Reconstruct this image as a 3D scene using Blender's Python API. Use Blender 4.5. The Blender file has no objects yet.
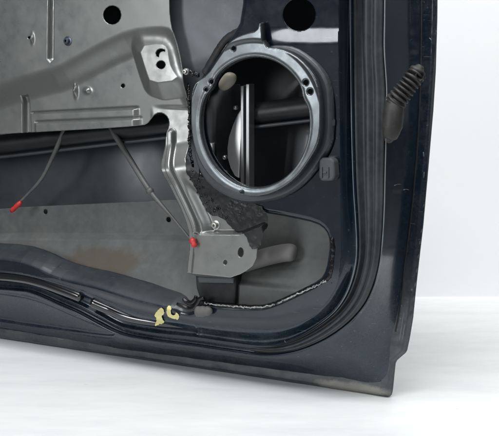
import bpy, math, random
import numpy as np
random.seed(7); np.random.seed(7)
S = bpy.context.scene
C = S.collection

# ------------------------------------------------------------------ camera
PW, PH = 499.0, 436.0
FPX = 1131.0                       # focal length in photo pixels
TILT = math.radians(8.0)           # camera looks 8 degrees down
CAM_H = 0.363
cam_d = bpy.data.cameras.new('camera'); cam = bpy.data.objects.new('camera', cam_d); C.objects.link(cam)
cam.location = (0, 0, CAM_H); cam.rotation_euler = (math.pi/2 - TILT, 0, 0)
cam_d.sensor_fit = 'HORIZONTAL'; cam_d.sensor_width = 36.0; cam_d.lens = 36.0*FPX/PW
cam_d.clip_start = 0.02; cam_d.clip_end = 60
S.camera = cam
S.view_settings.view_transform = 'Standard'; S.view_settings.look = 'None'
S.view_settings.exposure = 0.0; S.view_settings.gamma = 1.0
try: S.view_settings.use_curve_mapping = False
except Exception: pass
S.render.engine = 'CYCLES'
S.cycles.max_bounces = 8; S.cycles.diffuse_bounces = 4; S.cycles.glossy_bounces = 4
try: S.cycles.use_denoising = True
except Exception: pass

# ------------------------------------------------------------------ world + lamps (a bright white photo bay)
w = bpy.data.worlds.new('World'); S.world = w; w.use_nodes = True
bg = w.node_tree.nodes['Background']
bg.inputs[0].default_value = (0.86, 0.93, 1.0, 1); bg.inputs[1].default_value = 0.13

def area(name, loc, target, size, size_y, power, col=(1, 1, 1)):
    l = bpy.data.lights.new(name, 'AREA'); l.shape = 'RECTANGLE'; l.size = size; l.size_y = size_y
    l.energy = power; l.color = col
    o = bpy.data.objects.new(name, l); C.objects.link(o); o.location = loc
    d = np.array(target, float) - np.array(loc, float)
    from mathutils import Vector
    o.rotation_euler = Vector(d).to_track_quat('-Z', 'Y').to_euler()
    return o
area('ceiling_softbox', (-0.50, 0.30, 2.3), (-0.12, 1.0, 0.1), 1.7, 1.1, 47, (0.97, 0.99, 1.0))
area('window_softbox', (-1.70, -0.20, 0.66), (0.03, 1.17, 0.30), 0.46, 0.84, 15.0, (0.95, 0.98, 1.0))
area('front_fill', (0.55, -0.9, 1.5), (0.0, 1.3, 0.2), 0.9, 0.7, 6, (0.96, 0.98, 1.0))  # added fill lamp on the camera side, lifts the cavity and the floor
area('wall_fill', (0.42, 0.98, 1.30), (0.34, 1.75, 0.44), 1.4, 0.3, 9.8, (1, 1, 1))  # added lamp out of view that whitens the wall

# ------------------------------------------------------------------ camera rays and the frame of the door
cw = np.array([0, 0, CAM_H]); fwd = np.array([0, math.cos(TILT), -math.sin(TILT)])
upv = np.array([0, math.sin(TILT), math.cos(TILT)]); rgt = np.array([1.0, 0, 0])
def ray(px, py):
    d = fwd*FPX + rgt*(px - PW/2) - upv*(py - PH/2)
    return d/np.linalg.norm(d)
def ground(px, py):
    d = ray(px, py); return cw + d*(-cw[2]/d[2])
O0 = ground(390, 397.3); O1 = ground(18, 341)
tx = (O0 - O1); tx /= np.linalg.norm(tx)
nrm = np.array([tx[1], -tx[0], 0.0]); zz = np.array([0, 0, 1.0])
YAW = math.atan2(tx[1], tx[0])
camL = np.array([(cw - O0) @ tx, CAM_H, (cw - O0) @ nrm])          # camera in door coordinates (u, v, w)
def dirL(px, py):
    d = ray(px, py); return np.array([d @ tx, d[2], d @ nrm])
def lev(w, v): return w(v) if callable(w) else w
def uv(px, py, w):
    """point of the door at picture position px,py that lies w in front of the hem plane"""
    d = dirL(px, py); v = 0.2
    for _ in range(8):
        t = (lev(w, v) - camL[2])/d[2]; p = camL + d*t; v = p[1]
    return p
def tr(pts, w): return np.array([uv(x, y, w)[:2] for x, y in pts])
def w_skin(v): return -0.050*(max(v, 0)/0.45)**1.5
def w_skin_a(V): return -0.050*(np.maximum(V, 0)/0.45)**1.5
def w_land(v): return 0.040 + 0.018*min(max((v - 0.04)/0.12, 0), 1)
def w_land_a(V): return 0.040 + 0.018*np.clip((V - 0.04)/0.12, 0, 1)
W_FACE = 0.075
def w_face(v): return W_FACE - .05*(.37 - v) + .07*np.maximum(v - .315, 0)     # the face leans out a little towards the belt
def sm(t):
    t = np.clip(t, 0, 1); return t*t*(3 - 2*t)

def chaikin(P, n=2, closed=True):
    P = np.asarray(P, float)
    for _ in range(n):
        if closed:
            Q = np.roll(P, -1, 0); a = P*.75 + Q*.25; b = P*.25 + Q*.75
            P = np.stack([a, b], 1).reshape(-1, P.shape[1])
        else:
            a = P[:-1]*.75 + P[1:]*.25; b = P[:-1]*.25 + P[1:]*.75
            P = np.concatenate([P[:1], np.stack([a, b], 1).reshape(-1, P.shape[1])[1:-1], P[-1:]])
    return P
def seg_dist2(P, U, V, closed):
    n = len(P); d2 = np.full(U.shape, 1e9, np.float32)
    for i in range(n if closed else n - 1):
        a = P[i]; b = P[(i + 1) % n]; e = b - a; L = float(e @ e) + 1e-14
        du = U - a[0]; dv = V - a[1]
        t = np.clip((du*e[0] + dv*e[1])/L, 0, 1)
        du = du - t*e[0]; dv = dv - t*e[1]
        np.minimum(d2, du*du + dv*dv, out=d2)
    return d2
def sdf(P, U, V):
    """signed distance to a polygon, negative inside"""
    P = np.asarray(P, np.float32); U = np.asarray(U, np.float32); V = np.asarray(V, np.float32)
    d = np.sqrt(seg_dist2(P, U, V, True)); ins = np.zeros(U.shape, bool); n = len(P)
    for i in range(n):
        a = P[i]; b = P[(i + 1) % n]
        if a[1] == b[1]: continue
        c = ((a[1] > V) != (b[1] > V)) & (U < (b[0] - a[0])*(V - a[1])/(b[1] - a[1]) + a[0])
        ins ^= c
    return np.where(ins, -d, d)
def pdist(P, U, V):
    return np.sqrt(seg_dist2(np.asarray(P, np.float32), np.asarray(U, np.float32), np.asarray(V, np.float32), False))
def wob(U, V, s, seed=0):
    """smooth uneven noise for hand-made or dented surfaces"""
    r = np.random.RandomState(seed); o = np.zeros(np.shape(U))
    for k in range(7):
        a = r.uniform(0, 2*math.pi); f = (0.6 + 0.5*k)/s; o = o + np.sin((U*math.cos(a) + V*math.sin(a))*f*2*math.pi + r.uniform(0, 6.28))/(1 + .5*k)
    return o/3.0

# ------------------------------------------------------------------ materials
def new_mat(name):
    m = bpy.data.materials.new(name); m.use_nodes = True
    nt = m.node_tree; b = nt.nodes['Principled BSDF']; return m, nt, b
def surface(name, col, rough, metal=0.0, coat=0.0, spec=0.5, dust=None, dust_amt=0.0, dust_scale=14.0, grain=0.0, grain_scale=900.0,
            rvar=0.0, low_dirt=0.0, rust=None, specks=0.0, settled=0.0):
    """base colour with blotchy dust, fine relief and uneven gloss; all in object coordinates"""
    m, nt, b = new_mat(name); N = nt.nodes; L = nt.links
    tc = N.new('ShaderNodeTexCoord')
    b.inputs['Metallic'].default_value = metal; b.inputs['Roughness'].default_value = rough
    b.inputs['Coat Weight'].default_value = coat; b.inputs['Coat Roughness'].default_value = 0.08
    b.inputs['Specular IOR Level'].default_value = spec
    colsock = None
    n1 = N.new('ShaderNodeTexNoise'); n1.inputs['Scale'].default_value = dust_scale; n1.inputs['Detail'].default_value = 9; n1.inputs['Roughness'].default_value = .68
    L.new(tc.outputs['Object'], n1.inputs['Vector'])
    n2 = N.new('ShaderNodeTexNoise'); n2.inputs['Scale'].default_value = dust_scale*11; n2.inputs['Detail'].default_value = 4
    L.new(tc.outputs['Object'], n2.inputs['Vector'])
    mx = N.new('ShaderNodeMix'); mx.data_type = 'RGBA'
    mx.inputs['A'].default_value = (*col, 1); mx.inputs['B'].default_value = (*(dust or [min(c*1.25, 1) for c in col]), 1)
    mr = N.new('ShaderNodeMapRange'); mr.inputs['From Min'].default_value = .38; mr.inputs['From Max'].default_value = .72
    mr.inputs['To Max'].default_value = dust_amt if dust else 0.5
    ad = N.new('ShaderNodeMath'); ad.operation = 'MULTIPLY_ADD'; ad.inputs[1].default_value = .35
    L.new(n2.outputs['Fac'], ad.inputs[0])
    sb = N.new('ShaderNodeMath'); sb.operation = 'SUBTRACT'; sb.inputs[1].default_value = .175
    L.new(n1.outputs['Fac'], sb.inputs[0]); L.new(sb.outputs[0], ad.inputs[2])
    L.new(ad.outputs[0], mr.inputs['Value'])
    fac = mr.outputs['Result']
    if low_dirt:
        sx = N.new('ShaderNodeSeparateXYZ'); L.new(tc.outputs['Object'], sx.inputs[0])
        zr = N.new('ShaderNodeMapRange'); zr.inputs['From Min'].default_value = .25; zr.inputs['From Max'].default_value = .10
        zr.inputs['To Min'].default_value = 0.0; zr.inputs['To Max'].default_value = 1
        wv = N.new('ShaderNodeMath'); wv.operation = 'MULTIPLY_ADD'; wv.inputs[1].default_value = .10
        L.new(n1.outputs['Fac'], wv.inputs[0]); L.new(sx.outputs['Z'], wv.inputs[2])
        sb2 = N.new('ShaderNodeMath'); sb2.operation = 'SUBTRACT'; sb2.inputs[1].default_value = .05
        L.new(wv.outputs[0], sb2.inputs[0]); L.new(sb2.outputs[0], zr.inputs['Value'])
        mu = N.new('ShaderNodeMath'); mu.operation = 'MULTIPLY'; mu.inputs[1].default_value = low_dirt
        L.new(zr.outputs['Result'], mu.inputs[0])
        m2 = N.new('ShaderNodeMath'); m2.operation = 'MULTIPLY'; L.new(mu.outputs[0], m2.inputs[0])
        nr = N.new('ShaderNodeMapRange'); nr.inputs['From Min'].default_value = .3; nr.inputs['From Max'].default_value = .65
        L.new(ad.outputs[0], nr.inputs['Value']); L.new(nr.outputs['Result'], m2.inputs[1])
        mm = N.new('ShaderNodeMath'); mm.operation = 'MAXIMUM'; L.new(fac, mm.inputs[0]); L.new(m2.outputs[0], mm.inputs[1]); fac = mm.outputs[0]
    if settled:                        # dust that has settled on surfaces facing up
        ge = N.new('ShaderNodeNewGeometry'); sz = N.new('ShaderNodeSeparateXYZ'); L.new(ge.outputs['Normal'], sz.inputs[0])
        zu = N.new('ShaderNodeMapRange'); zu.inputs['From Min'].default_value = .22; zu.inputs['From Max'].default_value = .75; zu.inputs['To Max'].default_value = settled; L.new(sz.outputs['Z'], zu.inputs['Value'])
        nz = N.new('ShaderNodeMapRange'); nz.inputs['From Min'].default_value = .25; nz.inputs['From Max'].default_value = .6; nz.inputs['To Min'].default_value = .55; L.new(ad.outputs[0], nz.inputs['Value'])
        zm = N.new('ShaderNodeMath'); zm.operation = 'MULTIPLY'; L.new(zu.outputs[0], zm.inputs[0]); L.new(nz.outputs[0], zm.inputs[1])
        zx = N.new('ShaderNodeMath'); zx.operation = 'MAXIMUM'; L.new(fac, zx.inputs[0]); L.new(zm.outputs[0], zx.inputs[1]); fac = zx.outputs[0]
    L.new(fac, mx.inputs['Factor']); colsock = mx.outputs['Result']
    if rust:
        cx, cz, rx, rz, rc, ang = rust
        mp = N.new('ShaderNodeMapping'); mp.vector_type = 'POINT'
        mp.inputs['Location'].default_value = (-cx, 0, -cz)
        L.new(tc.outputs['Object'], mp.inputs['Vector'])
        mp2 = N.new('ShaderNodeMapping'); mp2.inputs['Rotation'].default_value = (0, ang, 0); L.new(mp.outputs[0], mp2.inputs['Vector'])
        mp3 = N.new('ShaderNodeMapping'); mp3.inputs['Scale'].default_value = (1/rx, 0, 1/rz); L.new(mp2.outputs[0], mp3.inputs['Vector'])
        ln = N.new('ShaderNodeVectorMath'); ln.operation = 'LENGTH'; L.new(mp3.outputs[0], ln.inputs[0])
        av = N.new('ShaderNodeMath'); av.operation = 'MULTIPLY_ADD'; av.inputs[1].default_value = 2.4
        L.new(n1.outputs['Fac'], av.inputs[0]); L.new(ln.outputs['Value'], av.inputs[2])
        rr = N.new('ShaderNodeMapRange'); rr.inputs['From Min'].default_value = 2.15; rr.inputs['From Max'].default_value = 1.72
        rr.inputs['To Max'].default_value = .72; L.new(av.outputs[0], rr.inputs['Value'])
        mx2 = N.new('ShaderNodeMix'); mx2.data_type = 'RGBA'; mx2.inputs['B'].default_value = (*rc, 1)
        L.new(rr.outputs['Result'], mx2.inputs['Factor']); L.new(colsock, mx2.inputs['A']); colsock = mx2.outputs['Result']
    if specks:
        vo = N.new('ShaderNodeTexNoise'); vo.inputs['Scale'].default_value = 210; vo.inputs['Detail'].default_value = 2; L.new(tc.outputs['Object'], vo.inputs['Vector'])
        vm = N.new('ShaderNodeMapRange'); vm.inputs['From Min'].default_value = .69; vm.inputs['From Max'].default_value = .76; L.new(vo.outputs['Fac'], vm.inputs['Value'])
        mp9 = N.new('ShaderNodeMapping'); mp9.inputs['Scale'].default_value = (60, 60, 700); mp9.inputs['Rotation'].default_value = (.3, .5, .2); L.new(tc.outputs['Object'], mp9.inputs['Vector'])
        sc_ = N.new('ShaderNodeTexNoise'); sc_.inputs['Scale'].default_value = 1.0; sc_.inputs['Detail'].default_value = 1; L.new(mp9.outputs[0], sc_.inputs['Vector'])
        sm_ = N.new('ShaderNodeMapRange'); sm_.inputs['From Min'].default_value = .73; sm_.inputs['From Max'].default_value = .78; L.new(sc_.outputs['Fac'], sm_.inputs['Value'])
        sa = N.new('ShaderNodeMath'); sa.operation = 'MAXIMUM'; L.new(vm.outputs[0], sa.inputs[0]); L.new(sm_.outputs[0], sa.inputs[1])
        sk = N.new('ShaderNodeMath'); sk.operation = 'MULTIPLY'; sk.inputs[1].default_value = specks; L.new(sa.outputs[0], sk.inputs[0])
        mxs = N.new('ShaderNodeMix'); mxs.data_type = 'RGBA'; mxs.inputs['B'].default_value = (.26, .27, .27, 1)
        L.new(sk.outputs[0], mxs.inputs['Factor']); L.new(colsock, mxs.inputs['A']); colsock = mxs.outputs['Result']
    L.new(colsock, b.inputs['Base Color'])
    rg = N.new('ShaderNodeMath'); rg.operation = 'MULTIPLY_ADD'; rg.inputs[1].default_value = (0.75 - rough)*.8 if dust else rvar; rg.inputs[2].default_value = rough
    L.new(fac, rg.inputs[0]); L.new(rg.outputs[0], b.inputs['Roughness'])
    if coat and dust:
        cg = N.new('ShaderNodeMath'); cg.operation = 'MULTIPLY_ADD'; cg.inputs[1].default_value = -coat; cg.inputs[2].default_value = coat; cg.use_clamp = True
        L.new(fac, cg.inputs[0]); L.new(cg.outputs[0], b.inputs['Coat Weight'])
    if grain:
        n3 = N.new('ShaderNodeTexNoise'); n3.inputs['Scale'].default_value = grain_scale; n3.inputs['Detail'].default_value = 3
        L.new(tc.outputs['Object'], n3.inputs['Vector'])
        bp = N.new('ShaderNodeBump'); bp.inputs['Strength'].default_value = grain; bp.inputs['Distance'].default_value = .0006
        L.new(n3.outputs['Fac'], bp.inputs['Height']); L.new(bp.outputs['Normal'], b.inputs['Normal'])
    return m
M = {}
HEM_SAND = uv(352, 387, 0)
M['paint'] = surface('dark_blue_paint', (.0042, .0105, .0205), .10, .25, .6, spec=.4, dust=(.052, .060, .065), dust_amt=.24, dust_scale=10, low_dirt=.36, specks=.13, settled=.8, grain=.02, grain_scale=500)
M['border'] = surface('mottled_blue_paint', (.0042, .0135, .0275), .10, .3, .6, spec=.4, dust=(.058, .074, .088), dust_amt=.26, dust_scale=34, low_dirt=.52, specks=.2, grain=.02)
M['hem'] = surface('dusty_hem_paint', (.0055, .014, .026), .24, .1, .6, dust=(.135, .138, .13), dust_amt=.30, dust_scale=26, low_dirt=.42, specks=.4, grain=.1, grain_scale=600, rust=(HEM_SAND[0], HEM_SAND[1], .060, .0075, (.25, .235, .20), math.radians(0)))
M['skin'] = surface('inner_skin_primer', (.045, .054, .062), .34, 0.1, 0.2, dust=(.085, .092, .095), dust_amt=.4, dust_scale=7, grain=.06)
M['steel'] = surface('galvanised_steel', (.255, .262, .255), .25, .72, 0, dust=(.19, .19, .18), dust_amt=.5, dust_scale=8, specks=.12, grain=.012, grain_scale=1400)
M['ring'] = surface('satin_steel_ring', (.130, .144, .152), .20, .78, 0, dust=(.10, .11, .114), dust_amt=.35, dust_scale=10, grain=.012, grain_scale=1400)
M['boss'] = surface('dull_grey_steel', (.07, .08, .088), .38, .45, 0, dust=(.10, .105, .108), dust_amt=.5, dust_scale=18, grain=.08)
M['liner'] = surface('grey_sill_metal', (.17, .178, .178), .55, .1, 0, dust=(.26, .265, .26), dust_amt=.55, dust_scale=16, grain=.12, grain_scale=500,
                     rust=None)
M['rubber'] = surface('grey_seal_rubber', (.022, .026, .029), .42, 0, 0, dust=(.092, .097, .098), dust_amt=.45, dust_scale=15, grain=.1)
M['boot'] = surface('boot_rubber', (.022, .021, .020), .5, 0, 0, dust=(.062, .058, .053), dust_amt=.5, dust_scale=40, grain=.15)
M['black'] = surface('black_metal', (.010, .012, .014), .4, 0, 0, dust=(.03, .032, .034), dust_amt=.4, dust_scale=20)
M['gloss'] = surface('gloss_black_strip', (.006, .007, .009), .12, 0, .8)
M['butyl'] = surface('black_butyl', (.006, .006, .007), .14, 0, 0, spec=.45)
M['butyl2'] = surface('crumpled_butyl', (.012, .0125, .013), .34, 0, 0, spec=.35, dust=(.03, .031, .031), dust_amt=.5, dust_scale=70)
M['smear'] = surface('dull_butyl', (.016, .017, .018), .45, 0, 0, spec=.3, dust=(.04, .042, .042), dust_amt=.5, dust_scale=60)
M['bracket_shade'] = surface('bracket_and_gap_shade', (.012, .013, .014), .5, 0, 0, spec=.3, dust=(.06, .062, .062), dust_amt=.45, dust_scale=70)  # near-black, also stands for the shade in the gap under the foot
M['foil'] = surface('silver_sealant_skin', (.42, .43, .42), .2, .6, 0, dust=(.06, .06, .06), dust_amt=.8, dust_scale=60)
M['rail'] = surface('rail_steel', (.42, .43, .43), .3, .8, 0)
M['foam'] = surface('bright_plate', (.88, .88, .88), .34, .85)
M['beige'] = surface('beige_plastic', (.42, .39, .32), .5)
M['cable'] = surface('cable_sleeve', (.085, .085, .082), .45, 0, 0, dust=(.16, .155, .15), dust_amt=.4, dust_scale=60)
M['red'] = surface('red_plastic', (.50, .03, .028), .45)
M['bolt'] = surface('zinc_bolt', (.5, .5, .47), .33, .85)
M['yellow'] = surface('yellow_paint_pen', (.78, .70, .30), .6, dust=(.55, .5, .22), dust_amt=.6, dust_scale=260)
M['plastic'] = surface('black_clip_plastic', (.05, .055, .058), .45, dust=(.10, .105, .105), dust_amt=.5, dust_scale=70)

# ------------------------------------------------------------------ the setting
def link(o, mat=None, parent=None):
    C.objects.link(o)
    if mat: o.data.materials.append(mat)
    if parent: o.parent = parent
    return o
WALL_Y = ground(460, 298)[1]; XR = .62          # the bay's white wall and floor end a little right of the frame
def floor_mat():
    m, nt, b = new_mat('white_floor_paint'); N = nt.nodes; L = nt.links
    tc = N.new('ShaderNodeTexCoord'); mp = N.new('ShaderNodeMapping'); mp.inputs['Scale'].default_value = (2.2, 7.5, 1); mp.inputs['Rotation'].default_value = (0, 0, .12)
    L.new(tc.outputs['Object'], mp.inputs['Vector'])
    n = N.new('ShaderNodeTexNoise'); n.inputs['Scale'].default_value = 3.2; n.inputs['Detail'].default_value = 10; n.inputs['Roughness'].default_value = .7
    L.new(mp.outputs[0], n.inputs['Vector'])
    r = N.new('ShaderNodeValToRGB'); r.color_ramp.elements[0].position = .33; r.color_ramp.elements[0].color = (.745, .77, .77, 1)
    r.color_ramp.elements[1].position = .62; r.color_ramp.elements[1].color = (.85, .86, .86, 1)
    L.new(n.outputs['Fac'], r.inputs['Fac'])
    v = N.new('ShaderNodeTexVoronoi'); v.inputs['Scale'].default_value = 16; v.inputs['Randomness'].default_value = 1
    L.new(tc.outputs['Object'], v.inputs['Vector'])
    n2 = N.new('ShaderNodeTexNoise'); n2.inputs['Scale'].default_value = 5; L.new(tc.outputs['Object'], n2.inputs['Vector'])
    g = N.new('ShaderNodeMath'); g.operation = 'MULTIPLY'; 
    mr = N.new('ShaderNodeMapRange'); mr.inputs['From Min'].default_value = .075; mr.inputs['From Max'].default_value = .03; L.new(v.outputs['Distance'], mr.inputs['Value'])
    mr2 = N.new('ShaderNodeMapRange'); mr2.inputs['From Min'].default_value = .47; mr2.inputs['From Max'].default_value = .56; mr2.inputs['To Max'].default_value = 1.0; L.new(n2.outputs['Fac'], mr2.inputs['Value'])
    L.new(mr.outputs[0], g.inputs[0]); L.new(mr2.outputs[0], g.inputs[1])
    mx = N.new('ShaderNodeMix'); mx.data_type = 'RGBA'; mx.inputs['B'].default_value = (.42, .42, .41, 1)
    L.new(g.outputs[0], mx.inputs['Factor']); L.new(r.outputs['Color'], mx.inputs['A']); L.new(mx.outputs['Result'], b.inputs['Base Color'])
    b.inputs['Roughness'].default_value = .5
    bp = N.new('ShaderNodeBump'); bp.inputs['Strength'].default_value = .15; bp.inputs['Distance'].default_value = .003
    L.new(n.outputs['Fac'], bp.inputs['Height']); L.new(bp.outputs[0], b.inputs['Normal'])
    return m
def wall_mat():
    m, nt, b = new_mat('white_wall_paint'); N = nt.nodes; L = nt.links
    tc = N.new('ShaderNodeTexCoord'); n = N.new('ShaderNodeTexNoise'); n.inputs['Scale'].default_value = 2.5; n.inputs['Detail'].default_value = 6
    L.new(tc.outputs['Object'], n.inputs['Vector'])
    r = N.new('ShaderNodeValToRGB'); r.color_ramp.elements[0].color = (.89, .90, .905, 1); r.color_ramp.elements[1].color = (.92, .925, .925, 1)
    L.new(n.outputs['Fac'], r.inputs['Fac']); L.new(r.outputs['Color'], b.inputs['Base Color']); b.inputs['Roughness'].default_value = .7
    return m
def plain_mesh(name, verts, faces, mat, parent=None, smooth=False):
    me = bpy.data.meshes.new(name); me.from_pydata([tuple(map(float, p)) for p in verts], [], faces); me.update()
    if smooth: me.polygons.foreach_set('use_smooth', [True]*len(me.polygons))
    return link(bpy.data.objects.new(name, me), mat, parent)
# floor sheet runs to the wall and rises into it through a small cove
floor = plain_mesh('floor', [(-.40, .84, 0), (XR, .84, 0), (XR, WALL_Y - .003, 0), (-.40, WALL_Y - .003, 0)], [(0, 1, 2, 3)], floor_mat()); floor['kind'] = 'structure'
cv, cf = [], []
for i in range(9):
    a = math.pi/2*i/8; r = .003
    y_, z_ = WALL_Y - .003 + r*math.sin(a), r - r*math.cos(a)
    cv += [(-.40, y_, z_), (XR, y_, z_)]
cv += [(-.40, WALL_Y, 1.3), (XR, WALL_Y, 1.3)]
for i in range(9): cf.append((2*i, 2*i + 1, 2*i + 3, 2*i + 2))
wall = plain_mesh('wall', cv, cf, wall_mat(), smooth=True); wall['kind'] = 'structure'
wf = plain_mesh('workshop_floor', [(-5, -5, -.004), (5, -5, -.004), (5, 5, -.004), (-5, 5, -.004)], [(0, 1, 2, 3)], surface('grey_concrete', (.13, .13, .128), .8, dust=(.19, .19, .185), dust_amt=.6, dust_scale=3)); wf['kind'] = 'structure'

# ------------------------------------------------------------------ the door
door = bpy.data.objects.new('car_door', None); C.objects.link(door)
door.location = O0; door.rotation_euler = (0, 0, YAW); door.empty_display_size = .1
door['label'] = 'stripped dark blue car door with bare speaker ring, standing on the white floor'
door['category'] = 'car door'
def loc(u, v, w): return (u, -w, v)                                  # door coordinates to local axes

def axis(a, b, step, fa=None, fb=None, coarse=None):
    x = list(np.arange(a, b + step/2, step))
    if fa is not None: x = list(np.arange(fa, a - coarse/2, coarse)) + x
    if fb is not None: x = x + list(np.arange(b + coarse, fb, coarse))
    return np.array(x)
def sheet(name, us, vs, mask, height, mat, parent, thick=.0012, holes_soft=True):
    """a pressed sheet: a grid over the door plane with its outline snapped to mask = 0 and its relief from height"""
    U, V = np.meshgrid(us, vs); nu, nv = len(us), len(vs)
    U = U.astype(np.float64); V = V.astype(np.float64)
    md = mask(U, V)
    gv, gu = np.gradient(md, vs, us)
    g2 = gu*gu + gv*gv + 1e-9
    cen = (md[:-1, :-1] + md[1:, :-1] + md[:-1, 1:] + md[1:, 1:])/4
    keep = cen > 0
    # vertices that border both kept and dropped cells move onto the outline
    k = np.zeros((nv + 1, nu + 1), bool); k[1:-1, 1:-1] = keep
    anyk = k[:-1, :-1] | k[1:, :-1] | k[:-1, 1:] | k[1:, 1:]
    inn = np.zeros((nv + 1, nu + 1), bool); inn[:, :] = True; inn[1:-1, 1:-1] = keep
    inn[0, :] = True; inn[-1, :] = True; inn[:, 0] = True; inn[:, -1] = True
    allk = inn[:-1, :-1] & inn[1:, :-1] & inn[:-1, 1:] & inn[1:, 1:]
    bd = anyk & ~allk
    st = np.clip(md/g2, -.003, .003)
    U = np.where(bd, U - gu*st, U); V = np.where(bd, V - gv*st, V)
    W = height(U, V)
    idx = -np.ones((nv, nu), int); idx[anyk] = np.arange(anyk.sum())
    vv = np.stack([U[anyk], -W[anyk], V[anyk]], 1)
    jj, ii = np.nonzero(keep)
    F = np.stack([idx[jj, ii], idx[jj, ii + 1], idx[jj + 1, ii + 1], idx[jj + 1, ii]], 1)
    me = bpy.data.meshes.new(name)
    me.vertices.add(len(vv)); me.vertices.foreach_set('co', vv.astype(np.float32).ravel())
    me.loops.add(F.size); me.loops.foreach_set('vertex_index', F.ravel().astype(np.int32))
    me.polygons.add(len(F)); me.polygons.foreach_set('loop_start', np.arange(0, F.size, 4, dtype=np.int32))
    try: me.polygons.foreach_set('loop_total', np.full(len(F), 4, np.int32))
    except Exception: pass
    me.update(calc_edges=True); me.validate()
    me.polygons.foreach_set('use_smooth', np.ones(len(me.polygons), bool))
    o = link(bpy.data.objects.new(name, me), mat, parent)
    if thick:
        so = o.modifiers.new('thickness', 'SOLIDIFY'); so.thickness = thick; so.offset = -1
    return o
def hit(px, py, height, w0=.13, w1=-.06, n=600):
    """first point of a relief met by the line of sight"""
    d = dirL(px, py); ws = np.linspace(w0, w1, n); t = (ws - camL[2])/d[2]
    u = camL[0] + d[0]*t; v = camL[1] + d[1]*t
    h = height(u, v); k = np.nonzero(h >= ws)[0]; k = k[0] if len(k) else n - 1
    return np.array([u[k], v[k], ws[k]])
def tube(name, pts, rad, mat, parent, seg=10, flat=1.0, cap=True):
    """round bar along door points (u,v,w); rad is a number or one radius per point"""
    P = np.array([loc(*p) for p in pts], float); n = len(P)
    R = np.full(n, rad) if np.isscalar(rad) else np.asarray(rad, float)
    T = np.gradient(P, axis=0); T /= np.linalg.norm(T, axis=1)[:, None] + 1e-12
    ref = np.array([0, 1.0, 0]); vs = []
    for i in range(n):
        a = np.cross(T[i], ref)
        if np.linalg.norm(a) < .05: a = np.cross(T[i], [1, 0, 0.2])
        a /= np.linalg.norm(a); b = np.cross(T[i], a)
        for k in range(seg):
            q = 2*math.pi*k/seg; vs.append(P[i] + R[i]*(a*math.cos(q) + b*math.sin(q)*flat))
    fs = [(i*seg + k, i*seg + (k + 1) % seg, (i + 1)*seg + (k + 1) % seg, (i + 1)*seg + k) for i in range(n - 1) for k in range(seg)]
    if cap: fs += [tuple(range(seg))[::-1], tuple((n - 1)*seg + k for k in range(seg))]
    return plain_mesh(name, vs, fs, mat, parent, True)
def lathe(name, c, prof, mat, parent, seg=24, ax=(0, -1, 0), sx=1.0):
    """turned piece: profile of (radius, height along the axis) at local point c"""
    ax = np.array(ax, float); ax /= np.linalg.norm(ax)
    a = np.cross(ax, [0, 0, 1.0]); a /= np.linalg.norm(a); b = np.cross(a, ax); c = np.array(c, float)
    vs = [c + ax*h + r*(a*math.cos(2*math.pi*k/seg)*sx + b*math.sin(2*math.pi*k/seg)) for r, h in prof for k in range(seg)]
    n = len(prof)
    fs = [(i*seg + k, i*seg + (k + 1) % seg, (i + 1)*seg + (k + 1) % seg, (i + 1)*seg + k) for i in range(n - 1) for k in range(seg)]
    fs += [tuple((n - 1)*seg + k for k in range(seg)), tuple(range(seg))[::-1]]
    o = plain_mesh(name, vs, fs, mat, parent, True)
    e = o.modifiers.new('edges', 'EDGE_SPLIT'); e.split_angle = math.radians(40)
    return o
def smooth_path(P, n):
    """Catmull-Rom through P, n samples evenly spread over the point index"""
    P = np.asarray(P, float); m = len(P); out = []
    for s in np.linspace(0, m - 1, n):
        i = min(int(s), m - 2); t = s - i
        p0, p1, p2, p3 = P[max(i - 1, 0)], P[i], P[i + 1], P[min(i + 2, m - 1)]
        out.append(.5*((2*p1) + (p2 - p0)*t + (2*p0 - 5*p1 + 4*p2 - p3)*t*t + (3*p1 - p0 - 3*p2 + p3)*t**3))
    return np.array(out)

# ---- traced lines of the pressing (photo positions, each at its own depth)
E_px = [(338.5, -130), (338.5, -40), (338.5, 17), (339, 60), (340, 120), (340.5, 170), (341, 215), (341.5, 250), (340, 274), (337, 286), (331, 297), (323, 307), (313, 316), (300, 323), (286, 328), (264, 331), (228, 329),
        (196, 326), (170, 321), (150, 317), (130, 312), (110, 304.5), (95, 298), (82, 292), (50, 281), (18, 273), (-20, 270), (-120, 268)]
C_px = [(350.5, -130), (350.5, -40), (350.5, 17), (351, 60), (351.5, 100), (352.5, 150), (354, 190), (356, 220), (357, 245), (356, 262), (352, 280), (345, 297), (334, 312), (318, 325), (302, 335), (284, 342.5), (262, 345.5),
        (228, 341.5), (194, 336.5), (152, 332), (121, 326), (100, 315), (80, 304.5), (60, 296), (34, 285), (18, 282), (-20, 280), (-120, 278)]
L_px = [(386, -130), (386, -40), (385.5, 17), (385.2, 50), (387.5, 90), (387, 130), (386, 170), (385, 210), (383, 243), (380, 266), (374, 287), (365, 305), (350, 322), (331, 336), (311, 346), (290, 352.5), (264, 355),
        (228, 350.5), (194, 345.5), (152, 340), (122, 334), (98, 323), (78, 312.5), (58, 303.5), (34, 293), (18, 290), (-20, 288), (-120, 286)]
Bout_px = [(437.5, -40), (437, 17), (435.5, 70), (433, 110), (430, 145), (427, 180), (423, 225), (419.5, 255), (416, 286), (412.8, 318), (409.5, 338), (406.5, 352), (395.5, 361.5), (394.8, 368), (392.5, 391), (391, 396), (388, 397.2)]
Bin_px = [(421.5, -40), (421.5, 17), (421, 70), (419.5, 110), (417, 150), (413, 194), (409.5, 232), (405, 262), (402, 291), (397, 322), (393, 342), (388.5, 362), (387, 375), (384, 384.5), (375, 385.5)]
E = tr(E_px, w_face); Cc = tr(C_px, w_land); Lc = tr(L_px, w_land)
far_l = -1.2
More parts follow.
